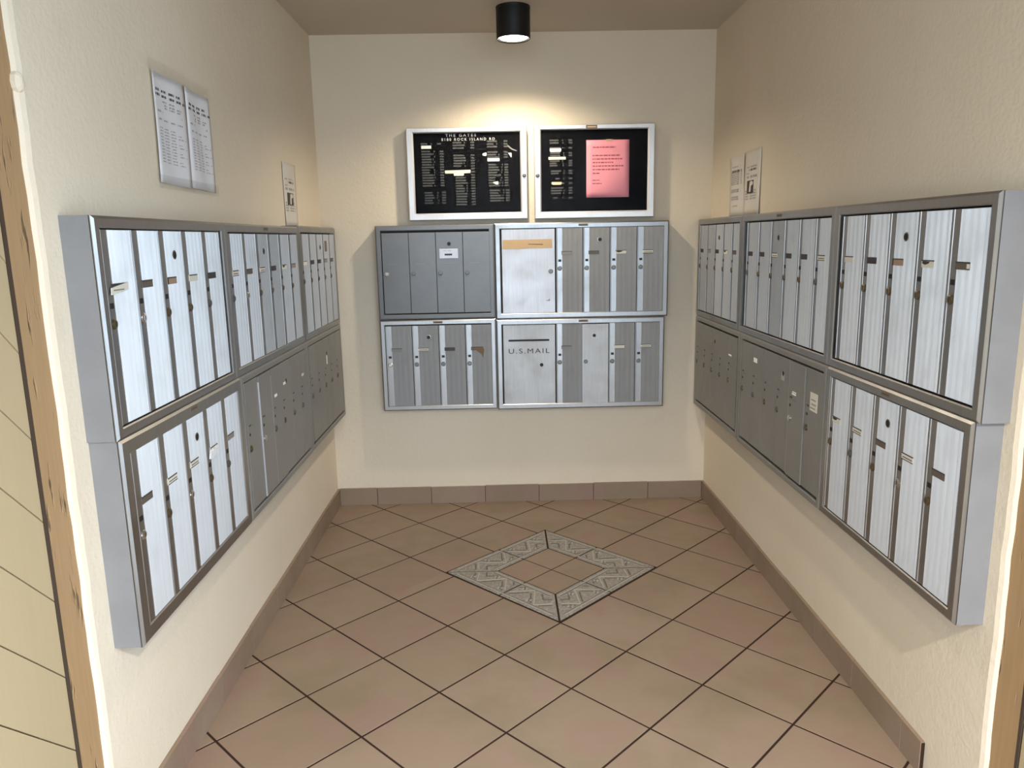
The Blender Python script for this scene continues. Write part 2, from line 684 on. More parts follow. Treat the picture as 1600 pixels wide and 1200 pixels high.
for s in range(4):
    o0, o1 = dpt(s, DR), dpt(s + 1, DR)
    i0, i1 = dpt(s, DRI), dpt(s + 1, DRI)
    for hlf in (0, 1):
        P = [lerp(o0, o1, 0.5 * hlf), lerp(o0, o1, 0.5 * hlf + 0.5), lerp(i0, i1, 0.5 * hlf + 0.5), lerp(i0, i1, 0.5 * hlf)]
        P = inset(P, 0.0040)
        bt = obj('border_tile', tile_mesh(P, 'border', 'border_tile', 0.001), floor)
        # raised band ornament: rim lines, zigzag and little rosettes
        v, f, mi = [], [], []
        Q = inset(P, 0.011)
        ext = DR * math.sqrt(2)
        e = ((o1[0] - o0[0]) / ext, (o1[1] - o0[1]) / ext)          # along the side
        nrm = (-e[1], e[0])                                          # towards the centre
        band = (DR - DRI) / math.sqrt(2)

        def at(t, d):
            return (o0[0] + e[0] * t + nrm[0] * d, o0[1] + e[1] * t + nrm[1] * d)

        def inside(pt):
            n = len(Q)
            A = Q if area(Q) > 0 else Q[::-1]
            return all((A[(i + 1) % n][0] - A[i][0]) * (pt[1] - A[i][1]) - (A[(i + 1) % n][1] - A[i][1]) * (pt[0] - A[i][0]) >= -1e-6
                       for i in range(n))

        def bar(p, q, t, m, hh=0.0024):
            # split long bars and keep what lies on this tile
            K = 12
            seg = [k for k in range(K) if inside(lerp(p, q, (k + .5) / K))]
            if seg:
                relief_bar(v, f, mi, lerp(p, q, seg[0] / K), lerp(p, q, (seg[-1] + 1) / K), t, 0.0, hh, m)

        bar(at(0, 0.020), at(ext, 0.020), 0.004, 0)
        bar(at(0, band - 0.020), at(ext, band - 0.020), 0.004, 0)
        bar(at(0, 0.027), at(ext, 0.027), 0.003, 1, 0.0015)
        bar(at(0, band - 0.027), at(ext, band - 0.027), 0.003, 1, 0.0015)
        step = ext / 8
        for kk in range(8):
            t0 = kk * step
            if kk % 2 == 0:
                bar(at(t0, 0.032), at(t0 + step, band - 0.032), 0.005, 0)
                bar(at(t0 + step * 0.25, 0.036), at(t0 + step * 0.95, band * 0.62), 0.007, 1, 0.0015)
                bar(at(t0, band * 0.55), at(t0 + step * 0.45, band - 0.036), 0.007, 1, 0.0015)
            else:
                bar(at(t0 + step, 0.032), at(t0, band - 0.032), 0.005, 0)
                bar(at(t0 + step * 0.75, 0.036), at(t0 + step * 0.05, band * 0.62), 0.007, 1, 0.0015)
                bar(at(t0 + step, band * 0.55), at(t0 + step * 0.55, band - 0.036), 0.007, 1, 0.0015)
            for a in range(3):
                c0 = at(t0 + step / 2, band * (0.30 if kk % 2 else 0.70))
                an = a * math.pi / 3 + 0.3
                r = 0.013
                bar((c0[0] - r * math.cos(an), c0[1] - r * math.sin(an)), (c0[0] + r * math.cos(an), c0[1] + r * math.sin(an)), 0.004, a % 2)
        me = bpy.data.meshes.new('relief')
        me.from_pydata(v, [], f)
        me.materials.append(MAT['relief_light']); me.materials.append(MAT['relief_dark'])
        for p_, m_ in zip(me.polygons, mi):
            p_.material_index = m_
        me.update()
        obj('relief', me, bt)
for s in range(4):
    P = [DC, lerp(dpt(s, DRI), dpt(s - 1, DRI), 0.5), dpt(s, DRI), lerp(dpt(s, DRI), dpt(s + 1, DRI), 0.5)]
    obj('tile', tile_mesh(inset(P, 0.0028), 'tile', 'tile'), floor)


# ------------------------------------------------------------------ tiled skirting
def skirting(name, wall, joints, top=0.094, t=0.012):
    lo_, hi_ = joints[0], joints[-1]
    def place(u0, u1, th, nm, mat, parent, z1):
        if wall == 'back':
            return box_obj(nm, u0, u1, D - th, D + 0.004, 0.0005, z1, mat, parent)
        if wall == 'left':
            return box_obj(nm, -0.004, th, u0, u1, 0.0005, z1, mat, parent)
        return box_obj(nm, W - th, W + 0.004, u0, u1, 0.0005, z1, mat, parent)
    base = tag(place(lo_, hi_, t - 0.003, name, 'grout', None, top - 0.003), kind='structure')
    for u0, u1 in zip(joints, joints[1:]):
        place(u0 + 0.0014, u1 - 0.0014, t + random.uniform(-.0006, .0006), 'tile', 'base_tile', base, top + random.uniform(-.002, .002))
    return base


skirting('baseboard_back', 'back', [0.012, 0.215, 0.509, 0.803, 1.097, 1.395, 1.693, W - 0.012])
skirting('baseboard_left', 'left', [1.545, 1.848 - 0.297 + 0.02, 1.868, 2.165, 2.462, 2.759, 3.056, 3.353, 3.65, D - 0.001][1:])
skirting('baseboard_right', 'right', [1.759, 1.854, 2.150, 2.449, 2.749, 3.046, 3.343, 3.64, D - 0.001])


# ------------------------------------------------------------------ mailboxes
P_OUT = 0.070
DW = 0.0105                 # how far the doors are shifted forward towards the rim
_cache = {}


def cached(key, make):
    if key not in _cache:
        _cache[key] = make()
    return _cache[key]


def m_ribbed(pitch, h, panel='rib_metal'):
    """door: smooth lock strip with a rolled edge on the left, proud ribbed panel on the right"""
    def make():
        mb = MB()
        e = 0.0012
        s1 = 0.032
        mb.box(e, s1, 0, h, 0.046, 0.0560, 0)
        # rolled edge
        n = 6
        c0, r = e + 0.0032, 0.0032
        for v in (0, 1):
            pass
        ring0 = [mb.p(c0 - r * math.cos(math.pi * i / n), 0, 0.0560 + 0.75 * r * math.sin(math.pi * i / n)) for i in range(n + 1)]
        ring1 = [mb.p(c0 - r * math.cos(math.pi * i / n), h, 0.0560 + 0.75 * r * math.sin(math.pi * i / n)) for i in range(n + 1)]
        for i in range(n):
            mb.face((ring0[i + 1], ring0[i], ring1[i], ring1[i + 1]), 0)
        mb.face(ring0, 0); mb.face(ring1[::-1], 0)
        # ribbed panel
        u0, u1 = s1, pitch - 0.0022
        mb.box(u0, u1, 0, h, 0.046, 0.0562, 1)
        cnt = 40
        q = (u1 - u0 - 0.002) / cnt
        prev = None
        lo_r, hi_r = [], []
        for i in range(2 * cnt + 1):
            u = u0 + 0.001 + q * i / 2
            band = 0.92 + 0.08 * math.sin(u * 2 * math.pi / 0.026)
            if i in (2 * cnt - 10, 2 * cnt - 9, 2 * cnt - 8):
                band = 0.7
            w = 0.0562 + (0.00172 * band if i % 2 else 0.00005)
            lo_r.append(mb.p(u, 0.001, w)); hi_r.append(mb.p(u, h - 0.001, w))
        for i in range(2 * cnt):
            mb.face((lo_r[i], lo_r[i + 1], hi_r[i + 1], hi_r[i]), 1)
        mb.face(lo_r[::-1], 1); mb.face(hi_r, 1)
        return mb.mesh('door', 'strip_metal', panel)
    return cached(('ribbed', round(pitch, 4), round(h, 4), panel), make)


def m_flat(pitch, h, mat, proud=0.0):
    def make():
        mb = MB()
        mb.box(0.0010, pitch - 0.0010, 0, h, 0.046, 0.0585 + proud, 0, 0.0012)
        return mb.mesh('door', mat)
    return cached(('flat', round(pitch, 4), round(h, 4), mat, proud), make)


def m_box(key, mats, *boxes):
    def make():
        mb = MB()
        for b in boxes:
            mb.box(*b)
        return mb.mesh(key, *mats)
    return cached((key, mats, boxes), make)


def m_lock(mat, r=0.0100, proud=0.0050):
    def make():
        mb = MB()
        mb.disc(0, 0, [(r * 1.18, 0), (r * 1.18, 0.0015), (r, 0.0022), (r, proud - 0.001), (r * 0.8, proud)], 14, 0)
        mb.box(-0.0009, 0.0009, -r * 0.5, r * 0.5, proud - 0.0005, proud + 0.0003, 1)
        return mb.mesh('lock', mat, 'black')
    return cached(('lock', mat, r, proud), make)


def m_hole(r=0.0095, ring='strip_metal'):
    def make():
        mb = MB()
        mb.disc(0, 0, [(r * 1.25, 0), (r * 1.25, 0.0006), (r, 0.0010)], 16, 0)
        mb.disc(0, 0, [(r, 0.0006), (r * 0.98, 0.0013)], 16, 1)
        return mb.mesh('key_hole', ring, 'black')
    return cached(('hole', r, ring), make)


def m_card(kind):
    """the little viewing slot of a door with what shows in it"""
    def make():
        mb = MB()
        wd, ht = 0.054, 0.0175
        face = {'dark': 'card_dark', 'brown': 'card_brown', 'tan': 'card_tan', 'cream': 'card_cream',
                'lined': 'card_cream', 'grey': 'card_grey', 'split': 'card_brown', 'worn': 'card_cream'}[kind]
        mb.box(0, wd, 0, ht, -0.004, 0.0006, 0)
        mb.box(0, wd, ht - 0.0028, ht, 0.0, 0.0010, 1)
        if kind == 'lined':
            mb.box(0.006, wd - 0.004, 0.006, 0.0082, 0.0, 0.0009, 1)
            mb.box(0, wd, 0, 0.0020, 0.0, 0.0010, 1)
        if kind == 'split':
            mb.box(wd - 0.011, wd - 0.001, 0.003, 0.013, 0.0, 0.0010, 2)
        if kind == 'worn':
            mb.poly([(0.004, 0.009), (0.016, 0.006), (0.030, 0.009), (0.036, 0.014), (0.005, 0.0145)], 0.0, 0.0009, 1)
        if kind == 'tan':
            mb.box(0, 0.006, 0, ht, 0.0, 0.0008, 1)
        return mb.mesh('name_card', face, 'card_dark', 'card_cream')
    return cached(('card', kind), make)


def unit(name, wall, along, z0, z1, length, label, mat='frame_metal', body='body', group=None,
         rail=0.028, rail_bottom=None, plate=None, rim=True):
    """one wall mailbox unit: housing and rim; doors are added after"""
    h = z1 - z0
    r = root(name, wall, along, z0)
    tag(r, label, 'mailbox', group)
    mb = MB()
    g_ = 0.0006
    a = [mb.p(u, v, 0.0) for u, v in ((g_, g_), (length - g_, g_), (length - g_, h - g_), (g_, h - g_))]
    b = [mb.p(u, v, P_OUT - 0.007) for u, v in ((g_, g_), (length - g_, g_), (length - g_, h - g_), (g_, h - g_))]
    mb.rings([a, b], 0)
    mb.face(a[::-1], 0)
    i = 0.02
    c = [mb.p(u, v, P_OUT - 0.009) for u, v in ((i, i), (length - i, i), (length - i, h - i), (i, h - i))]
    d = [mb.p(u, v, 0.047) for u, v in ((i, i), (length - i, i), (length - i, h - i), (i, h - i))]
    mb.rings([b, c, d], 1)
    mb.face(d, 1)
    obj('housing', mb.mesh('housing', body, 'dark'), r)
    mb = MB()
    ins = rail
    mb.rect_rings(g_, length - g_, g_, h - g_,
                  [(0.0, P_OUT - 0.0085), (0.0, P_OUT - 0.005), (0.006, P_OUT), (ins - 0.003, P_OUT), (ins, P_OUT - 0.003), (ins, 0.048)], 0)
    obj('rim', mb.mesh('rim', mat), r)
    if plate is not None:
        obj('name_plate', m_box('name_plate', ('bronze_plate', 'dark'), (-0.024, 0.024, -0.0055, 0.0055, 0, 0.0014, 0, 0.0005),
                                (-0.018, 0.018, -0.001, 0.001, 0, 0.0017, 1)), r, (plate, -P_OUT, h - 0.0145))
    return r


def ribbed_doors(r, start, pitch, n, bottom, top, cards, locks, hole_at=2, skip=(), dull=()):
    h = top - bottom
    out = []
    for i in range(n):
        if i in skip:
            out.append(None); continue
        u = start + i * pitch
        d = obj('door', m_ribbed(pitch, h + 0.004, 'dull_rib_metal' if i in dull else 'rib_metal'), r, (u, -DW, bottom))
        c = obj('name_card', m_card(cards[i % len(cards)]), d, (0.0285, -0.0578, h - 0.1285))
        lk = locks[i % len(locks)]
        obj('lock', m_lock(lk), d, (0.0195, -0.0560, h - 0.1975))
        obj('latch_hole', m_box('latch_hole', ('black',), (0, 0.0150, 0, 0.0120, 0, 0.0008)), d, (0.0125, -0.0560, h - 0.1640))
        if i == hole_at:
            obj('key_hole', m_hole(), d, (0.034 + (pitch - 0.034) / 2, -0.0575, h - 0.056))
        out.append(d)
    return out


def flat_doors(r, start, pitch, n, bottom, top, mat, locks, hole_at=3, raised=(), slots=True, ext=0.0):
    h = top - bottom
    out = []
    for i in range(n):
        u = start + i * pitch
        pr = 0.0045 if i in raised else 0.0
        d = obj('door', m_flat(pitch, h + ext, mat, pr), r, (u, -DW, bottom))
        w = -0.0585 - pr
        if i in raised:
            obj('door_edge', m_box('door_edge', ('sheet_metal',), (-0.0009, 0.0008, 0.001, h - 0.001, 0, 0.0125)), d, (0.0010, -0.0505, 0)) \
                ['label'] = 'bare metal edge'
        obj('lock', m_lock(locks[i % len(locks)]), d, (0.0195, w, h - 0.203))
        if slots:
            obj('latch_hole', m_box('latch_hole', ('black',), (0, 0.010, 0, 0.009, 0, 0.0008)), d, (0.0150, w, h - 0.160))
            obj('card_slot', m_box('card_slot', ('card_dark', mat), (0, 0.018, 0, 0.005, 0, 0.0010, 0), (-0.004, 0.048, -0.008, -0.004, 0, 0.0010, 1)),
                d, (0.0165, w, h - 0.128))
        if i == hole_at:
            obj('key_hole', m_hole(0.0090, mat), d, (pitch / 2, w, h - 0.058))
        out.append(d)
    return out


BR, CH, ST = 'lock_brass', 'lock_chrome', 'lock_steel'
# ---- left wall (local x runs away from the camera)
LZ0, LZM, LZ1 = 0.506, 0.9965, 1.481
GL, GR, GB = 'wall mailboxes on the left wall', 'wall mailboxes on the right wall', 'wall mailboxes on the back wall'
y0 = 1.607
u1 = unit('mailbox_unit', 'left', y0, LZM, LZ1, 2.365 - y0,
          'silver five-door mailbox in the upper left row, nearest the camera, bluish bright doors', group=GL, rail=0.026)
d = ribbed_doors(u1, 1.632 - y0, 0.1380, 5, 0.031, 0.451, ['dark', 'brown', 'tan', 'cream', 'dark'], [BR, CH, BR, BR, ST])
# folded name slip hanging out of the first slot
mb = MB(); mb.poly([(0.0, 0.0), (0.075, 0.008), (0.077, 0.024), (0.002, 0.015)], 0.0, 0.003, 0)
mb.box(0.008, 0.055, 0.008, 0.011, 0.003, 0.0034, 1)
obj('name_slip', mb.mesh('name_slip', 'card_cream', 'card_grey'), d[0], (0.016, -0.0586, 0.420 - 0.1285 - 0.006))
y0 = 2.365
u2 = unit('mailbox_unit', 'left', y0, LZM, LZ1, 3.235 - y0,
          'silver six-door mailbox in the middle of the upper left row', group=GL, plate=0.42)
d = ribbed_doors(u2, 2.385 - y0, 0.1383, 6, 0.030, 0.448, ['lined', 'brown', 'lined', 'dark', 'worn', 'grey'], [ST, CH, BR, ST, ST, BR], dull=(2, 3))
y0 = 3.235
u3 = unit('mailbox_unit', 'left', y0, LZM, LZ1 + 0.006, 3.952 - y0,
          'silver five-door mailbox at the far end of the upper left row', group=GL)
d = ribbed_doors(u3, 3.266 - y0, 0.1322, 5, 0.030, 0.452, ['cream', 'dark', 'dark', 'grey', 'brown'], [BR, ST, BR, ST, ST])
obj('tape_patch', m_box('tape_patch', ('bronze_plate',), (0, 0.045, 0, 0.050, 0, 0.001)), d[3], (0.045, -0.0578, 0.345))
y0 = 1.612
u4 = unit('mailbox_unit', 'left', y0, LZ0, LZM, 2.395 - y0,
          'silver five-door mailbox in the lower left row, nearest the camera, with cream name cards', group=GL, plate=0.40, rail=0.038)
d = ribbed_doors(u4, 1.651 - y0, 0.1410, 5, 0.040, 0.450, ['brown', 'lined', 'lined', 'cream', 'grey'], [CH, BR, CH, BR, ST])
# torn curled paper at the fourth slot
mb = MB()
mb.poly([(0.0, 0.004), (0.010, 0.028), (0.014, 0.026), (0.008, 0.0)], 0, 0.006, 0)
mb.poly([(0.014, 0.002), (0.052, 0.012), (0.064, 0.030), (0.048, 0.024), (0.030, 0.026), (0.016, 0.014)], 0, 0.005, 0)
obj('torn_paper', mb.mesh('torn_paper', 'paper'), d[3], (0.012, -0.0586, 0.267))['label'] = 'torn white paper scrap'
y0 = 2.395
u5 = unit('mailbox_unit', 'left', y0, LZ0, LZM, 3.234 - y0,
          'grey painted six-door mailbox in the middle of the lower left row', 'grey_paint', 'grey_paint', GL, rail=0.024)
d = flat_doors(u5, 2.422 - y0, 0.1352, 6, 0.034, 0.444, 'grey_paint', [BR, CH, ST, BR, ST, ST], 3, (1, 2), True, 0.019)
for i, (c, dz) in {2: ('white_strip', 0.0), 3: ('white_strip', 0.02), 5: ('card_cream', 0.005)}.items():
    obj('label_scrap', m_box('label_scrap', (c,), (0, 0.030, 0, 0.010, 0, 0.0012)), d[i], (0.028, -0.0590 - (0.0045 if i == 2 else 0), 0.322 + dz))
y0 = 3.234
u6 = unit('mailbox_unit', 'left', y0, LZ0 + 0.002, LZM, 3.950 - y0,
          'grey painted five-door mailbox at the far end of the lower left row', 'grey_paint', 'grey_paint', GL, rail=0.024)
d = flat_doors(u6, 3.272 - y0, 0.1310, 5, 0.034, 0.444, 'grey_paint', [ST, BR, ST, ST, ST], 2, (), True, 0.017)
obj('label_scrap', m_box('label_scrap', ('white_strip',), (0, 0.014, 0, 0.042, 0, 0.0012)), d[2], (0.055, -0.0590, 0.300))

# ---- right wall (local x runs towards the camera)
RZ0, RZM, RZ1 = 0.524, 1.0045, 1.4955
y0 = 3.945
v3 = unit('mailbox_unit', 'right', y0, RZM, RZ1, y0 - 3.236,
          'silver five-door mailbox at the far end of the upper right row', group=GR)
d = ribbed_doors(v3, y0 - 3.918, 0.1335, 5, 0.034, 0.454, ['dark', 'grey', 'dark', 'worn', 'brown'], [BR, ST, BR, ST, BR], dull=(0, 1))
y0 = 3.236
v2 = unit('mailbox_unit', 'right', y0, RZM, RZ1, y0 - 2.335,
          'silver six-door mailbox in the middle of the upper right row', group=GR, plate=0.43)
d = ribbed_doors(v2, y0 - 3.170, 0.1378, 6, 0.034, 0.453, ['dark', 'dark', 'lined', 'dark', 'dark', 'lined'], [ST, BR, BR, ST, BR, ST], dull=(2,))
y0 = 2.335
v1 = unit('mailbox_unit', 'right', y0, RZM, RZ1, y0 - 1.568,
          'silver five-door mailbox in the upper right row, nearest the camera', group=GR)
d = ribbed_doors(v1, y0 - 2.287, 0.1385, 5, 0.034, 0.454, ['cream', 'dark', 'tan', 'worn', 'split'], [BR, BR, BR, BR, BR])
y0 = 2.330
v4 = unit('mailbox_unit', 'right', y0, RZ0, RZM, y0 - 1.585,
          'silver five-door mailbox in the lower right row, nearest the camera, dull grey doors', group=GR, plate=0.37)
d = ribbed_doors(v4, y0 - 2.302, 0.1372, 5, 0.032, 0.446, ['worn', 'lined', 'brown', 'lined', 'brown'], [BR, ST, BR, CH, BR])
y0 = 3.203
v5 = unit('mailbox_unit', 'right', y0, RZ0, RZM, y0 - 2.330,
          'grey painted six-door mailbox with a white sticker, middle of the lower right row', 'grey_paint', 'grey_paint', GR, rail=0.024)
d = flat_doors(v5, y0 - 3.172, 0.1370, 6, 0.036, 0.450, 'grey_paint', [BR, ST, BR, ST, CH, BR], 3, (4,))
mb = MB()
mb.box(0, 0.058, 0, 0.062, 0, 0.001, 0)
mb.box(0.010, 0.046, 0.036, 0.040, 0, 0.0014, 1); mb.box(0.012, 0.050, 0.020, 0.026, 0, 0.0014, 2); mb.box(0.004, 0.044, 0.008, 0.012, 0, 0.0014, 1)
obj('sticker', mb.mesh('sticker', 'card_cream', 'card_grey', 'pale_ink'), d[5], (0.042, -0.0586, 0.277))['label'] = 'white paper sticker'
obj('label_scrap', m_box('label_scrap', ('white_strip',), (0, 0.040, 0, 0.018, 0, 0.0012)), d[1], (0.020, -0.0590, 0.347))
obj('label_scrap', m_box('label_scrap', ('white_strip',), (0, 0.034, 0, 0.006, 0, 0.0012), (0.004, 0.036, 0.009, 0.012, 0, 0.0012)), d[4], (0.034, -0.0634, 0.300))
obj('label_scrap', m_box('label_scrap', ('pale_ink',), (0, 0.030, 0, 0.026, 0, 0.0006)), d[3], (0.050, -0.0588, 0.330))
y0 = 3.945
v6 = unit('mailbox_unit', 'right', y0, RZ0 + 0.006, RZM, y0 - 3.203,
          'grey painted five-door mailbox at the far end of the lower right row', 'grey_paint', 'grey_paint', GR, rail=0.024)
d = flat_doors(v6, y0 - 3.920, 0.1365, 5, 0.034, 0.442, 'grey_paint', [ST, BR, ST, ST, BR], 2)
obj('label_scrap', m_box('label_scrap', ('white_strip',), (0, 0.040, 0, 0.007, 0, 0.0012)), d[4], (0.020, -0.0590, 0.318))

# ---- back wall
b1 = unit('mailbox_unit', 'back', 0.283, 1.016, 1.491, 0.599,
          'glossy dark slate grey four-door mailbox, upper left of the back wall cluster', 'blue_grey_paint', 'blue_grey_paint', GB, rail=0.026)
d = flat_doors(b1, 0.030, 0.1365, 4, 0.032, 0.438, 'blue_grey_paint', [CH, 'blue_grey_paint', 'blue_grey_paint', 'blue_grey_paint'], 2, (), False)
for i in range(4):
    obj('card_slot', m_box('card_slot', ('lock_steel',), (0, 0.052, 0, 0.003, 0, 0.0008)), d[i], (0.030, -0.0585, 0.249))
mb = MB(); mb.box(0, 0.094, 0, 0.048, 0, 0.0012, 0); mb.box(0.026, 0.064, 0.014, 0.023, 0, 0.0018, 1)
mb.box(0.020, 0.036, 0.036, 0.039, 0, 0.0016, 2); mb.box(0.042, 0.060, 0.036, 0.039, 0, 0.0016, 2)
obj('metal_plate', mb.mesh('metal_plate', 'sheet_metal', 'card_dark', 'pale_ink'), d[2], (0.018, -0.0586, 0.276))['label'] = 'bright metal plate with a slot'

b2 = unit('mailbox_unit', 'back', 0.283, 0.536, 1.0145, 0.599,
          'silver four-door mailbox, lower left on the back wall, rust stain on one door', group=GB, plate=0.30, rail=0.026)
d = ribbed_doors(b2, 0.026, 0.1375, 4, 0.026, 0.443, ['grey', 'lined', 'dark', 'brown'], [CH, ST, ST, ST], 1)
mb = MB(); mb.poly([(0.004, 0.060), (0.050, 0.062), (0.056, 0.045), (0.050, 0.0), (0.044, 0.022), (0.024, 0.036), (0.008, 0.048)], 0, 0.0008, 0)
obj('rust_stain', mb.mesh('rust_stain', 'rust'), d[3], (0.040, -0.0578, 0.245))['label'] = 'brown rust stain below the slot'

# upper right: parcel door with a taped slot, then four doors
b3 = unit('mailbox_unit', 'back', 0.8835, 1.0085, 1.4925, 0.886,
          'silver mailbox with a wide tan-taped door, upper right on the back wall', group=GB, plate=0.45)
mb = MB(); mb.box(0.0, 0.270, 0, 0.424, 0.046, 0.0595, 0, 0.0012)
pd = obj('wide_door', mb.mesh('wide_door', 'sheet_metal'), b3, (0.036, -0.007, 0.030))
obj('lock', m_lock(ST), pd, (0.248, -0.0595, 0.210))
obj('latch_scratch', m_box('latch_scratch', ('card_grey',), (0, 0.018, 0, 0.004, 0, 0.0006), (0.012, 0.018, 0.003, 0.010, 0, 0.0006)), pd, (0.224, -0.0596, 0.060))
mb = MB(); mb.poly([(0.0, 0.0), (0.254, 0.002), (0.252, 0.047), (0.002, 0.046)], 0, 0.0012, 0)
mb.poly([(0.130, 0.022), (0.205, 0.019), (0.206, 0.022), (0.132, 0.024)], 0, 0.0016, 1)
obj('tape_strip', mb.mesh('tape_strip', 'tape', 'dark'), pd, (0.004, -0.0596, 0.325))['label'] = 'strip of tan masking tape'
ribbed_doors(b3, 1.194 - 0.8835, 0.1378, 4, 0.029, 0.451, ['grey', 'brown', 'worn', 'lined'], [ST, ST, ST, ST], 1)

# lower right: collection door lettered U.S.MAIL, then four doors
b4 = unit('mailbox_unit', 'back', 0.8835, 0.531, 1.0070, 0.872,
          'silver mailbox with a door lettered U.S.MAIL, lower right on the back wall', group=GB, plate=0.45)
mb = MB(); mb.box(0.0, 0.270, 0, 0.420, 0.046, 0.0595, 0, 0.0012)
md = obj('mail_door', mb.mesh('mail_door', 'mail_metal'), b4, (0.034, -0.007, 0.026))


def text_obj(name, body, size, mat, parent, loc, extrude=0.0004, width=None, spacing=1.0):
    cu = bpy.data.curves.new(name, 'FONT')
    cu.body = body
    cu.size = size
    cu.extrude = extrude
    cu.space_character = spacing
    tmp = bpy.data.objects.new(name, cu)
    COL.objects.link(tmp)
    dg = bpy.context.evaluated_depsgraph_get()
    me = bpy.data.meshes.new_from_object(tmp.evaluated_get(dg))
    bpy.data.objects.remove(tmp); bpy.data.curves.remove(cu)
    xs = [v.co.x for v in me.vertices]
    k = 1.0 if width is None else width / (max(xs) - min(xs))
    x0 = min(xs)
    for v in me.vertices:
        v.co = ((v.co.x - x0) * k, -v.co.z, v.co.y)
    me.materials.clear(); me.materials.append(MAT[mat])
    me.update()
    return obj(name, me, parent, loc)


mb = MB()
nseg = 6
pts = []
for k in range(nseg + 1):
    a = math.pi / 2 + math.pi * k / nseg
    pts.append((0.005 + 0.005 * math.cos(a), 0.005 + 0.005 * math.sin(a)))
for k in range(nseg + 1):
    a = -math.pi / 2 + math.pi * k / nseg
    pts.append((0.208 + 0.005 * math.cos(a), 0.005 + 0.005 * math.sin(a)))
mb.poly(pts, 0, 0.0010, 0)
obj('mail_slot', mb.mesh('mail_slot', 'black'), md, (0.027, -0.0595, 0.334))
text_obj('lettering', 'U.S.MAIL', 0.036, 'card_dark', md, (0.028, -0.0598, 0.271), 0.0004, 0.212, 1.25)
obj('key_hole', m_hole(0.0095, 'mail_metal'), md, (0.198, -0.0595, 0.209))
ribbed_doors(b4, 1.191 - 0.8835, 0.1372, 4, 0.026, 0.444, ['grey', 'grey', 'cream', 'lined'], [ST, ST, ST, ST], 9, (1,))
fd = obj('door', m_flat(0.1372, 0.418, 'mail_metal', 0.003), b4, (1.191 - 0.8835 + 0.1372, -0.007, 0.026))
obj('lock', m_lock(ST, 0.009), fd, (0.018, -0.0615, 0.222))
obj('key_hole', m_hole(0.0085, 'mail_metal'), fd, (0.062, -0.0615, 0.358))
obj('door_edge', m_box('door_edge', ('sheet_metal',), (-0.0009, 0.0010, 0.001, 0.417, 0, 0.0112)), fd, (0.001, -0.0505, 0))


# ------------------------------------------------------------------ directory boards
def board(along, z0, wd, ht, label, knob_u, plate):
    r = root('directory_board', 'back', along, z0)
    tag(r, label, 'notice board', 'black letter boards on the back wall')
    mb = MB()
    fr = 0.0345
    mb.rect_rings(0, wd, 0, ht, [(0.0, 0.0), (0.0, 0.044), (0.004, 0.050), (fr - 0.006, 0.050), (fr, 0.044), (fr, 0.026)], 0, 0.68)
    obj('frame', mb.mesh('frame', 'board_metal'), r)
    mb = MB(); mb.box(0.006, wd - 0.006, 0.006, ht - 0.006, 0.001, 0.029, 0)
    obj('backing', mb.mesh('backing', 'felt'), r)
    mb = MB(); mb.box(fr - 0.002, wd - fr + 0.002, fr - 0.002, ht - fr * 0.68 + 0.002, 0.039, 0.0405, 0)
    obj('glass', mb.mesh('glass', 'glass'), r)
    mb = MB()
    mb.disc(0, 0, [(0.010, 0), (0.010, 0.002), (0.007, 0.003), (0.007, 0.007), (0.005, 0.009)], 14, 0)
    obj('lock', mb.mesh('lock', 'lock_steel'), r, (knob_u, -0.050, 0.212))
    if plate:
        obj('name_plate', m_box('name_plate_wide', ('bronze_plate', 'tape'), (-0.028, 0.028, -0.009, 0.009, 0, 0.0014, 0, 0.0005),
                                (-0.022, 0.022, -0.003, 0.003, 0, 0.0017, 1)), r, (wd * 0.475, -0.050, ht - 0.013))
    return r


BW = 0.0295   # face of the felt


def letter_rows(parent, name, u, v_list, glyphs, gw=0.0045, gh=0.0072, mat='letter', jitter=0.0):
    """rows of small felt-board letters, too small to read: strokes of separate letters"""
    mb = MB()
    for v, n in zip(v_list, glyphs):
        du = random.uniform(-jitter, jitter)
        k = 0
        while k < n:
            x = u + du + k * gw * 1.22
            s = random.random()
            t = 0.0011
            mb.box(x, x + t, v, v + gh, BW - 0.0005, BW + 0.0008)
            if s < 0.75:
                mb.box(x + gw - t, x + gw, v, v + gh, BW - 0.0005, BW + 0.0008)
            if s < 0.45 or s > 0.8:
                mb.box(x, x + gw, v + gh - t, v + gh, BW - 0.0005, BW + 0.0008)
            if s > 0.25:
                mb.box(x, x + gw, v + gh / 2 - t / 2, v + gh / 2 + t / 2, BW - 0.0005, BW + 0.0008)
            if s > 0.5:
                mb.box(x, x + gw, v, v + t, BW - 0.0005, BW + 0.0008)
            k += 1
    o = obj(name, mb.mesh(name, mat), parent)
    return o


B1X, B1Z = 0.457, 1.513
brd1 = board(B1X, B1Z, 0.599, 0.447, 'left black letter board in a silver frame, headed THE GATES, three columns of names', 0.583, False)


def c1(px, py):
    """board-local position from the board's own proportions (fractions of a 1260 x 940 drawing)"""
    return ((px - 95) / 1262 * 0.599, (1100 - py) / 945 * 0.447)


def head(parent, text, px0, px1, py, size):
    u, v = c1(px0, py)
    text_obj('heading', text, size, 'letter_bright', parent, (u, -BW - 0.0006, v), 0.0006, c1(px1, py)[0] - u, 1.5)


head(brd1, 'THE GATES', 505, 825, 241, 0.0180)
head(brd1, '8180 ROCK ISLAND RD', 462, 1020, 283, 0.0180)
rows = lambda a, b, n: [c1(0, a + (b - a) * i / max(1, n - 1))[1] for i in range(n)]
R = lambda n, a, b: [random.randint(a, b) for _ in range(n)]
RH = 27.0


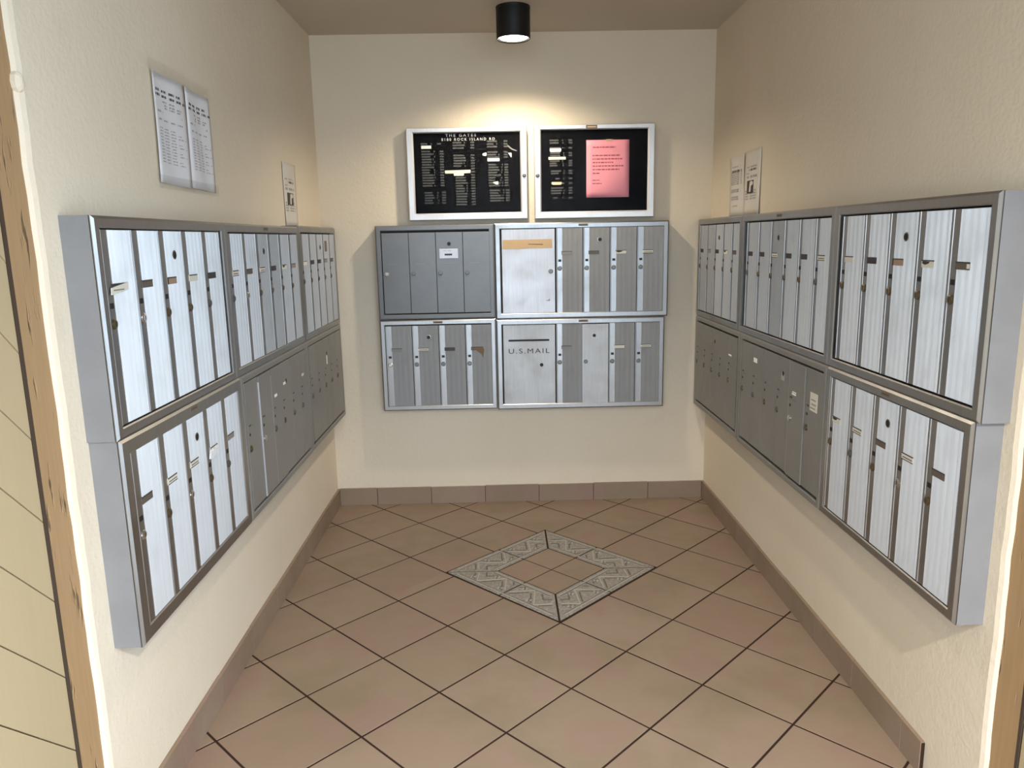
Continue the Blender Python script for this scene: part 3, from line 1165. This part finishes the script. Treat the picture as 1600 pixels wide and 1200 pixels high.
def column(parent, px, py0, py1, lo, hi, numbers_px, init_px=None, drift=0):
    n = max(1, int(round((py1 - py0) / RH)) + 1)
    v = rows(py0, py1, n)
    u = c1(px, 0)[0]
    letter_rows(parent, 'name_rows', u, v, R(n, lo, hi), jitter=0.001)
    letter_rows(parent, 'number_rows', c1(numbers_px, 0)[0], v, [3] * n, gw=0.0052)
    if init_px:
        letter_rows(parent, 'initial_rows', c1(init_px, 0)[0], v, [1] * n, jitter=0.006)


column(brd1, 243, 318, 318, 6, 7, 417, 345)
column(brd1, 248, 395, 745, 7, 10, 440, 375)
column(brd1, 265, 818, 925, 6, 9, 450, 395)
column(brd1, 578, 310, 365, 8, 10, 765, 690)
column(brd1, 582, 440, 548, 7, 11, 765, 700)
column(brd1, 600, 668, 945, 7, 10, 765, 705)
column(brd1, 940, 302, 357, 6, 9, 1115, 1030)
column(brd1, 940, 412, 465, 7, 10, 1115, 1045)
column(brd1, 948, 540, 755, 6, 11, 1118, 1080)
column(brd1, 960, 805, 912, 8, 12, 1128, 1095)
letter_rows(brd1, 'number_rows', c1(765, 0)[0], rows(575, 640, 3), [3, 3, 3], gw=0.0052)
# faint reflection streak of the pane, painted as a thin grey shape, top right
u, v = c1(1150, 345)
mb = MB(); mb.poly([(0, 0), (0.022, -0.018), (0.048, -0.026), (0.048, -0.022), (0.024, -0.012), (0.002, 0.006)], BW, BW + 0.001)
obj('reflection_streak', mb.mesh('reflection_streak', 'card_grey'), brd1, (u, 0, v))

B2X, B2Z = 1.091, 1.511
brd2 = board(B2X, B2Z, 0.603, 0.454, 'right black letter board in a silver frame with a pink notice inside', 0.016, True)


def c2(px, py):
    return ((px - 95) / 1265 * 0.603, (1080 - py) / 985 * 0.454)


def column2(px, py0, py1, n, lo, hi):
    v = [c2(0, py0 + (py1 - py0) * i / max(1, n - 1))[1] for i in range(n)]
    letter_rows(brd2, 'name_rows', c2(px, 0)[0], v, R(n, lo, hi), jitter=0.001)
    letter_rows(brd2, 'initial_rows', c2(400, 0)[0], v, [1] * n, jitter=0.005)
    letter_rows(brd2, 'number_rows', c2(460, 0)[0], v, [3] * n, gw=0.0050)


column2(262, 258, 285, 2, 7, 10)
column2(262, 338, 338, 1, 9, 10)
column2(265, 392, 418, 2, 6, 9)
column2(262, 475, 522, 3, 6, 9)
column2(272, 580, 605, 2, 6, 9)
column2(320, 660, 660, 1, 4, 4)
column2(272, 760, 815, 3, 7, 10)
column2(295, 865, 865, 1, 4, 4)
column2(385, 710, 710, 1, 2, 2)


def slip(along, z, poly, mat, label, th=0.0016):
    mb = MB(); mb.poly(poly, 0.0, th, 0)
    o = obj('paper_strip', mb.mesh('paper_strip', mat), None, (along, D - BW - 0.0011, z))
    return tag(o, label, 'paper strip', 'paper strips on the letter boards')


def strip_at(cfun, bx0, bz0, px0, py0, px1, py1, mat, label, taper=0.0):
    u0, v0 = cfun(px0, py1); u1, v1 = cfun(px1, py0)
    slip(bx0 + u0, bz0 + v0, [(taper, 0), (u1 - u0 - taper, 0), (u1 - u0, (v1 - v0) * .5), (u1 - u0 - taper * .4, v1 - v0), (taper * .4, v1 - v0), (0, (v1 - v0) * .5)], mat, label)


strip_at(c1, B1X, B1Z, 247, 328, 352, 360, 'white_strip', 'white paper strip under the first name of the left column, left letter board')
u, v = c1(487, 640)
slip(B1X + u, B1Z + v, [(0.045, 0.0), (0.094, 0.0), (0.095, 0.0115), (0.128, 0.013), (0.129, 0.028), (0.0, 0.026), (0.001, 0.012), (0.044, 0.0115)], 'ivory',
     'long T-shaped ivory paper strip across the middle of the left letter board')
strip_at(c1, B1X, B1Z, 940, 468, 1066, 498, 'white_strip', 'white paper strip in the right column of the left letter board')
u, v = c1(887, 443)
slip(B1X + u, B1Z + v, [(0.004, 0.002), (0.018, 0.0), (0.022, 0.008), (0.019, 0.017), (0.003, 0.012), (0.0, 0.008)], 'white_strip',
     'small round white paper scrap left of the right column, left letter board')
u, v = c1(1150, 462)
slip(B1X + u, B1Z + v, [(0.0, 0.024), (0.004, 0.022), (0.019, 0.0), (0.021, 0.002), (0.021, 0.022), (0.006, 0.022)], 'white_strip',
     'triangular white paper scrap near the right edge of the left letter board')
u, v = c1(990, 738)
slip(B1X + u, B1Z + v, [(0.0, 0.011), (0.018, 0.0), (0.028, 0.001), (0.027, 0.016), (0.010, 0.014)], 'white_strip',
     'pointed white paper scrap low in the right column, left letter board')
strip_at(c2, B2X, B2Z, 260, 335, 382, 372, 'white_strip', 'white paper strip with rounded corner, highest on the right letter board', 0.004)
strip_at(c2, B2X, B2Z, 247, 424, 428, 452, 'ivory', 'long ivory paper strip, second from the top on the right letter board')
strip_at(c2, B2X, B2Z, 275, 688, 388, 718, 'buff', 'buff yellow paper strip, lowest on the right letter board', 0.008)


def sheet(name, wall, along, z, w0, wd, ht, mat, label, cat, group=None, curl=0.004, nx=8, nz=10, skew=(0, 0), seed=0):
    """a paper sheet hanging on a wall: a thin wavy surface with thickness"""
    r = root(name, wall, along, z, w0)
    rnd = random.Random(seed)
    ph = [rnd.uniform(0, 6) for _ in range(4)]
    mb = MB()
    th = 0.0006
    def pos(i, j, o):
        u, v = wd * i / nx, ht * j / nz
        wv = curl * (0.5 + 0.5 * math.sin(7 * u / wd + ph[0] + 2.0 * v / ht)) + curl * 0.4 * math.sin(16 * u / wd + ph[1]) ** 2
        du = skew[0] * v / ht
        dv = skew[1] * u / wd
        return mb.p(u + du, v + dv, wv + o)
    fr = [[pos(i, j, th) for i in range(nx + 1)] for j in range(nz + 1)]
    bk = [[pos(i, j, 0.0) for i in range(nx + 1)] for j in range(nz + 1)]
    for j in range(nz):
        for i in range(nx):
            mb.face((fr[j][i], fr[j][i + 1], fr[j + 1][i + 1], fr[j + 1][i]))
            mb.face((bk[j][i], bk[j + 1][i], bk[j + 1][i + 1], bk[j][i + 1]))
    for i in range(nx):
        mb.face((bk[0][i], bk[0][i + 1], fr[0][i + 1], fr[0][i])); mb.face((fr[nz][i], fr[nz][i + 1], bk[nz][i + 1], bk[nz][i]))
    for j in range(nz):
        mb.face((fr[j][0], fr[j + 1][0], bk[j + 1][0], bk[j][0])); mb.face((bk[j][nx], bk[j + 1][nx], fr[j + 1][nx], fr[j][nx]))
    obj('sheet', mb.mesh('sheet', mat, smooth=True), r)
    tag(r, label, cat, group)
    r['wave'] = 0

    def surf(u, v):
        return curl * (0.5 + 0.5 * math.sin(7 * u / wd + ph[0] + 2.0 * v / ht)) + curl * 0.4 * math.sin(16 * u / wd + ph[1]) ** 2 + th
    return r, surf, skew, wd, ht


def print_lines(sh, name, mat, lines, t=0.0003):
    """lines: (u0, u1, v, height, gap) runs of word-sized print that follow the sheet's surface"""
    r, surf, skew, wd, ht = sh
    mb = MB()
    rnd = random.Random(len(lines) * 7 + int(lines[0][0] * 1e4))
    for (u0, u1, v, hh, words) in lines:
        u = u0
        while u < u1 - 1e-4:
            e = u1 if not words else min(u1, u + rnd.uniform(0.006, 0.022))
            n = max(1, int((e - u) / 0.006))
            for k in range(n):
                a, b = u + (e - u) * k / n, u + (e - u) * (k + 1) / n
                dv0, dv1 = skew[1] * a / wd, skew[1] * b / wd
                du = skew[0] * v / ht
                w0 = max(surf(a, v), surf(b, v), surf(a, v + hh), surf(b, v + hh)) + 0.0003
                ids = [mb.p(a + du, v + dv0, surf(a, v) + 0.0005), mb.p(b + du, v + dv1, surf(b, v) + 0.0005),
                       mb.p(b + du, v + hh + dv1, surf(b, v + hh) + 0.0005), mb.p(a + du, v + hh + dv0, surf(a, v + hh) + 0.0005)]
                mb.face(ids)
            u = e + (0.0032 if words else 1)
    return obj(name, mb.mesh(name, mat), r)


# pink notice inside the right letter board
pk = sheet('pink_notice', 'back', 1.3535, 1.6125, BW + 0.0004, 0.2155, 0.279, 'pink',
           'pink paper notice with red print inside the right letter board', 'notice', curl=0.0012, seed=3)
ls = [(0.032, 0.146, 0.2405, 0.0062, True)]
for v, e in ((0.201, 0.170), (0.184, 0.180), (0.167, 0.135), (0.150, 0.186), (0.133, 0.166), (0.115, 0.066)):
    ls.append((0.031, e, v, 0.0060, True))
ls += [(0.030, 0.068, 0.082, 0.0045, True), (0.030, 0.080, 0.066, 0.0045, True)]
print_lines(pk, 'print', 'pink_ink', ls)
obj('tape_tab', m_box('tape_tab', ('tape',), (0, 0.030, 0, 0.010, 0.002, 0.003)), pk[0], (0.098, 0, 0.272))


# two letter-size notices in plastic film on the left wall
def left_notice(y0, z0, wd, ht, label, seed):
    s = sheet('wall_notice', 'left', y0, z0, 0.0015, wd, ht, 'paper', label, 'notice', 'paper notices on the left wall', 0.006, 10, 12,
              (0.012 if seed == 1 else -0.004, -0.004), seed)
    ls = [(wd * 0.10, wd * 0.78, ht * 0.835, 0.0065, True), (wd * 0.04, wd * 0.96, ht * 0.790, 0.0065, True)]
    print_lines(s, 'heading_print', 'ink', ls)
    ls = [(wd * 0.30, wd * 0.62, ht * 0.745, 0.004, True), (wd * 0.34, wd * 0.80, ht * 0.715, 0.004, True),
          (wd * 0.34, wd * 0.76, ht * 0.69, 0.004, True), (wd * 0.10, wd * 0.3, ht * 0.645, 0.005, True),
          (wd * 0.8, wd * 0.86, ht * 0.64, 0.005, True), (wd * 0.12, wd * 0.86, ht * 0.575, 0.004, True)]
    ls += [(wd * 0.12, wd * (0.6 + 0.3 * ((i * 7) % 3) / 2), ht * (0.50 - i * 0.028), 0.0028, True) for i in range(12)]
    print_lines(s, 'body_print', 'pale_ink', ls)
    mb = MB()
    mb.box(-0.014, wd + 0.012, -0.016, 0.020, 0.0085, 0.0093)
    obj('clear_tape', mb.mesh('clear_tape', 'film'), s[0])
    mb = MB(); mb.box(-0.010, wd + 0.006, ht - 0.014, ht + 0.026, 0.0085, 0.0093)
    obj('clear_tape', mb.mesh('clear_tape', 'film'), s[0])
    return s


left_notice(2.098, 1.582, 0.210, 0.288, 'crumpled white notice taped on the left wall, the one nearer the camera', 1)
left_notice(2.322, 1.581, 0.184, 0.284, 'white notice taped on the left wall, the one farther from the camera', 2)


def leaflet(wall, along, z0, wd, ht, label, photo, seed, mirror=False):
    s = sheet('wall_leaflet', wall, along, z0, 0.0015, wd, ht, 'leaflet_paper', label, 'leaflet', 'leaflets standing above the mailboxes', 0.004, 8, 10, (0, 0), seed)
    if photo:
        ls = [(wd * .12, wd * .80, ht * .735, 0.006, True), (wd * .10, wd * .28, ht * .64, 0.005, True), (wd * .12, wd * .82, ht * .575, 0.010, True)]
        print_lines(s, 'print', 'pale_ink', ls)
        print_lines(s, 'heading_print', 'ink', [(wd * .26, wd * .78, ht * .685, 0.008, True)])
        print_lines(s, 'caption_print', 'pale_ink', [(wd * .08, wd * .80, ht * .245 + k * 0.011, 0.006, True) for k in range(4)])
        # printed photograph: dark ground, pale figure shape
        mb = MB()
        r, surf, _, _, _ = s
        w = max(surf(wd * t, ht * q) for t in (.25, .4, .6) for q in (.35, .45, .55)) + 0.0006
        mb.box(wd * .22, wd * .64, ht * .345, ht * .535, 0.001, w, 0)
        mb.poly([(wd * .36, ht * .36), (wd * .46, ht * .36), (wd * .48, ht * .45), (wd * .60, ht * .47), (wd * .61, ht * .505), (wd * .52, ht * .527), (wd * .40, ht * .515), (wd * .38, ht * .44)], 0.001, w + 0.0003, 1)
        obj('photo', mb.mesh('photo', 'card_dark', 'leaflet_paper'), r)
    else:
        ls = [(wd * .18, wd * .55, ht * .815, 0.005, True), (wd * .16, wd * .80, ht * .765 - 0.008, 0.009, True)]
        print_lines(s, 'heading_print', 'ink', ls[1:])
        ls = ls[:1] + [(wd * .08, wd * .82, ht * (.715 - k * .031), 0.0052, True) for k in range(7)]
        ls += [(wd * .10, wd * .74, ht * (.43 - k * .03), 0.007, True) for k in range(2)] + [(wd * .14, wd * .66, ht * (.31 - k * .035), 0.007, True) for k in range(2)]
        ls += [(wd * .24, wd * .60, ht * .165, 0.005, True)]
        print_lines(s, 'print', 'pale_ink', ls)
    return s


leaflet('left', 3.306, 1.483, 0.196, 0.270, 'ivory leaflet with a dark photograph on the left wall near the back corner', True, 5)
leaflet('right', 3.640, 1.497, 0.206, 0.268, 'ivory leaflet full of text on the right wall, the one nearer the back corner', False, 6)
leaflet('right', 3.428, 1.497, 0.203, 0.272, 'ivory leaflet with a dark photograph on the right wall, beside the leaflet of text', True, 7)


# ------------------------------------------------------------------ ceiling lamp
def lathe_z(name, prof, mats, n=40, parent=None, loc=(0, 0, 0), smooth=True):
    v, f = [], []
    for r, z in prof:
        v += [(r * math.cos(2 * math.pi * i / n), r * math.sin(2 * math.pi * i / n), z) for i in range(n)]
    for k in range(len(prof) - 1):
        for i in range(n):
            j = (i + 1) % n
            f.append((k * n + i, k * n + j, (k + 1) * n + j, (k + 1) * n + i))
    me = bpy.data.meshes.new(name)
    me.from_pydata(v, [], f)
    me.materials.append(MAT[mats])
    for p in me.polygons:
        p.use_smooth = smooth
    me.update()
    o = obj(name, me, parent, loc)
    return o


def ceiling_lamp(x, y, label, watts, color, rim_z, spread, blend):
    r = bpy.data.objects.new('ceiling_lamp', None)
    COL.objects.link(r)
    r.location = (x, y, rim_z)
    tag(r, label, 'lamp')
    hh = H - rim_z
    R_ = 0.0745
    lathe_z('shade', [(R_ - 0.004, hh - 0.004), (R_ - 0.004, 0.004), (R_ - 0.002, 0.0), (R_, 0.002), (R_, hh)], 'lamp_black', parent=r)
    lathe_z('canopy', [(R_ + 0.0008, hh), (R_ + 0.0008, hh - 0.010), (R_ - 0.002, hh - 0.012)], 'lamp_black', parent=r)
    lathe_z('bulb', [(0.02, 0.075), (0.030, 0.060), (0.064, 0.022), (0.067, 0.012), (0.058, 0.005), (0.030, 0.0005), (0.0008, -0.0005)], 'bulb', parent=r)
    ld = bpy.data.lights.new('bulb_light', 'SPOT')
    ld.energy = watts
    ld.color = color
    ld.spot_size = math.radians(spread)
    ld.spot_blend = blend
    ld.shadow_soft_size = 0.03
    lo = bpy.data.objects.new('bulb_light', ld)
    COL.objects.link(lo)
    lo.parent = r
    lo.location = (0, 0, -0.012)
    return r


ceiling_lamp(0.989, 3.55, 'black cylinder ceiling lamp, lit, above the letter boards', ALCOVE_LAMP_W, (1.0, 0.87, 0.68), 2.275, 150, 0.75)



ceiling_lamp(1.49, -0.50, 'black cylinder ceiling lamp over the entry, behind the camera, on the right', ENTRY_LAMP_W, (1.0, 0.94, 0.86), 2.275, 168, 0.85)
ceiling_lamp(0.45, -0.95, 'added fill lamp in a black cylinder over the entry, behind the camera, on the left', ENTRY_FILL_W, (1.0, 0.94, 0.86), 2.275, 168, 0.85)  # unseen lamp added as fill light, mainly for the right wall
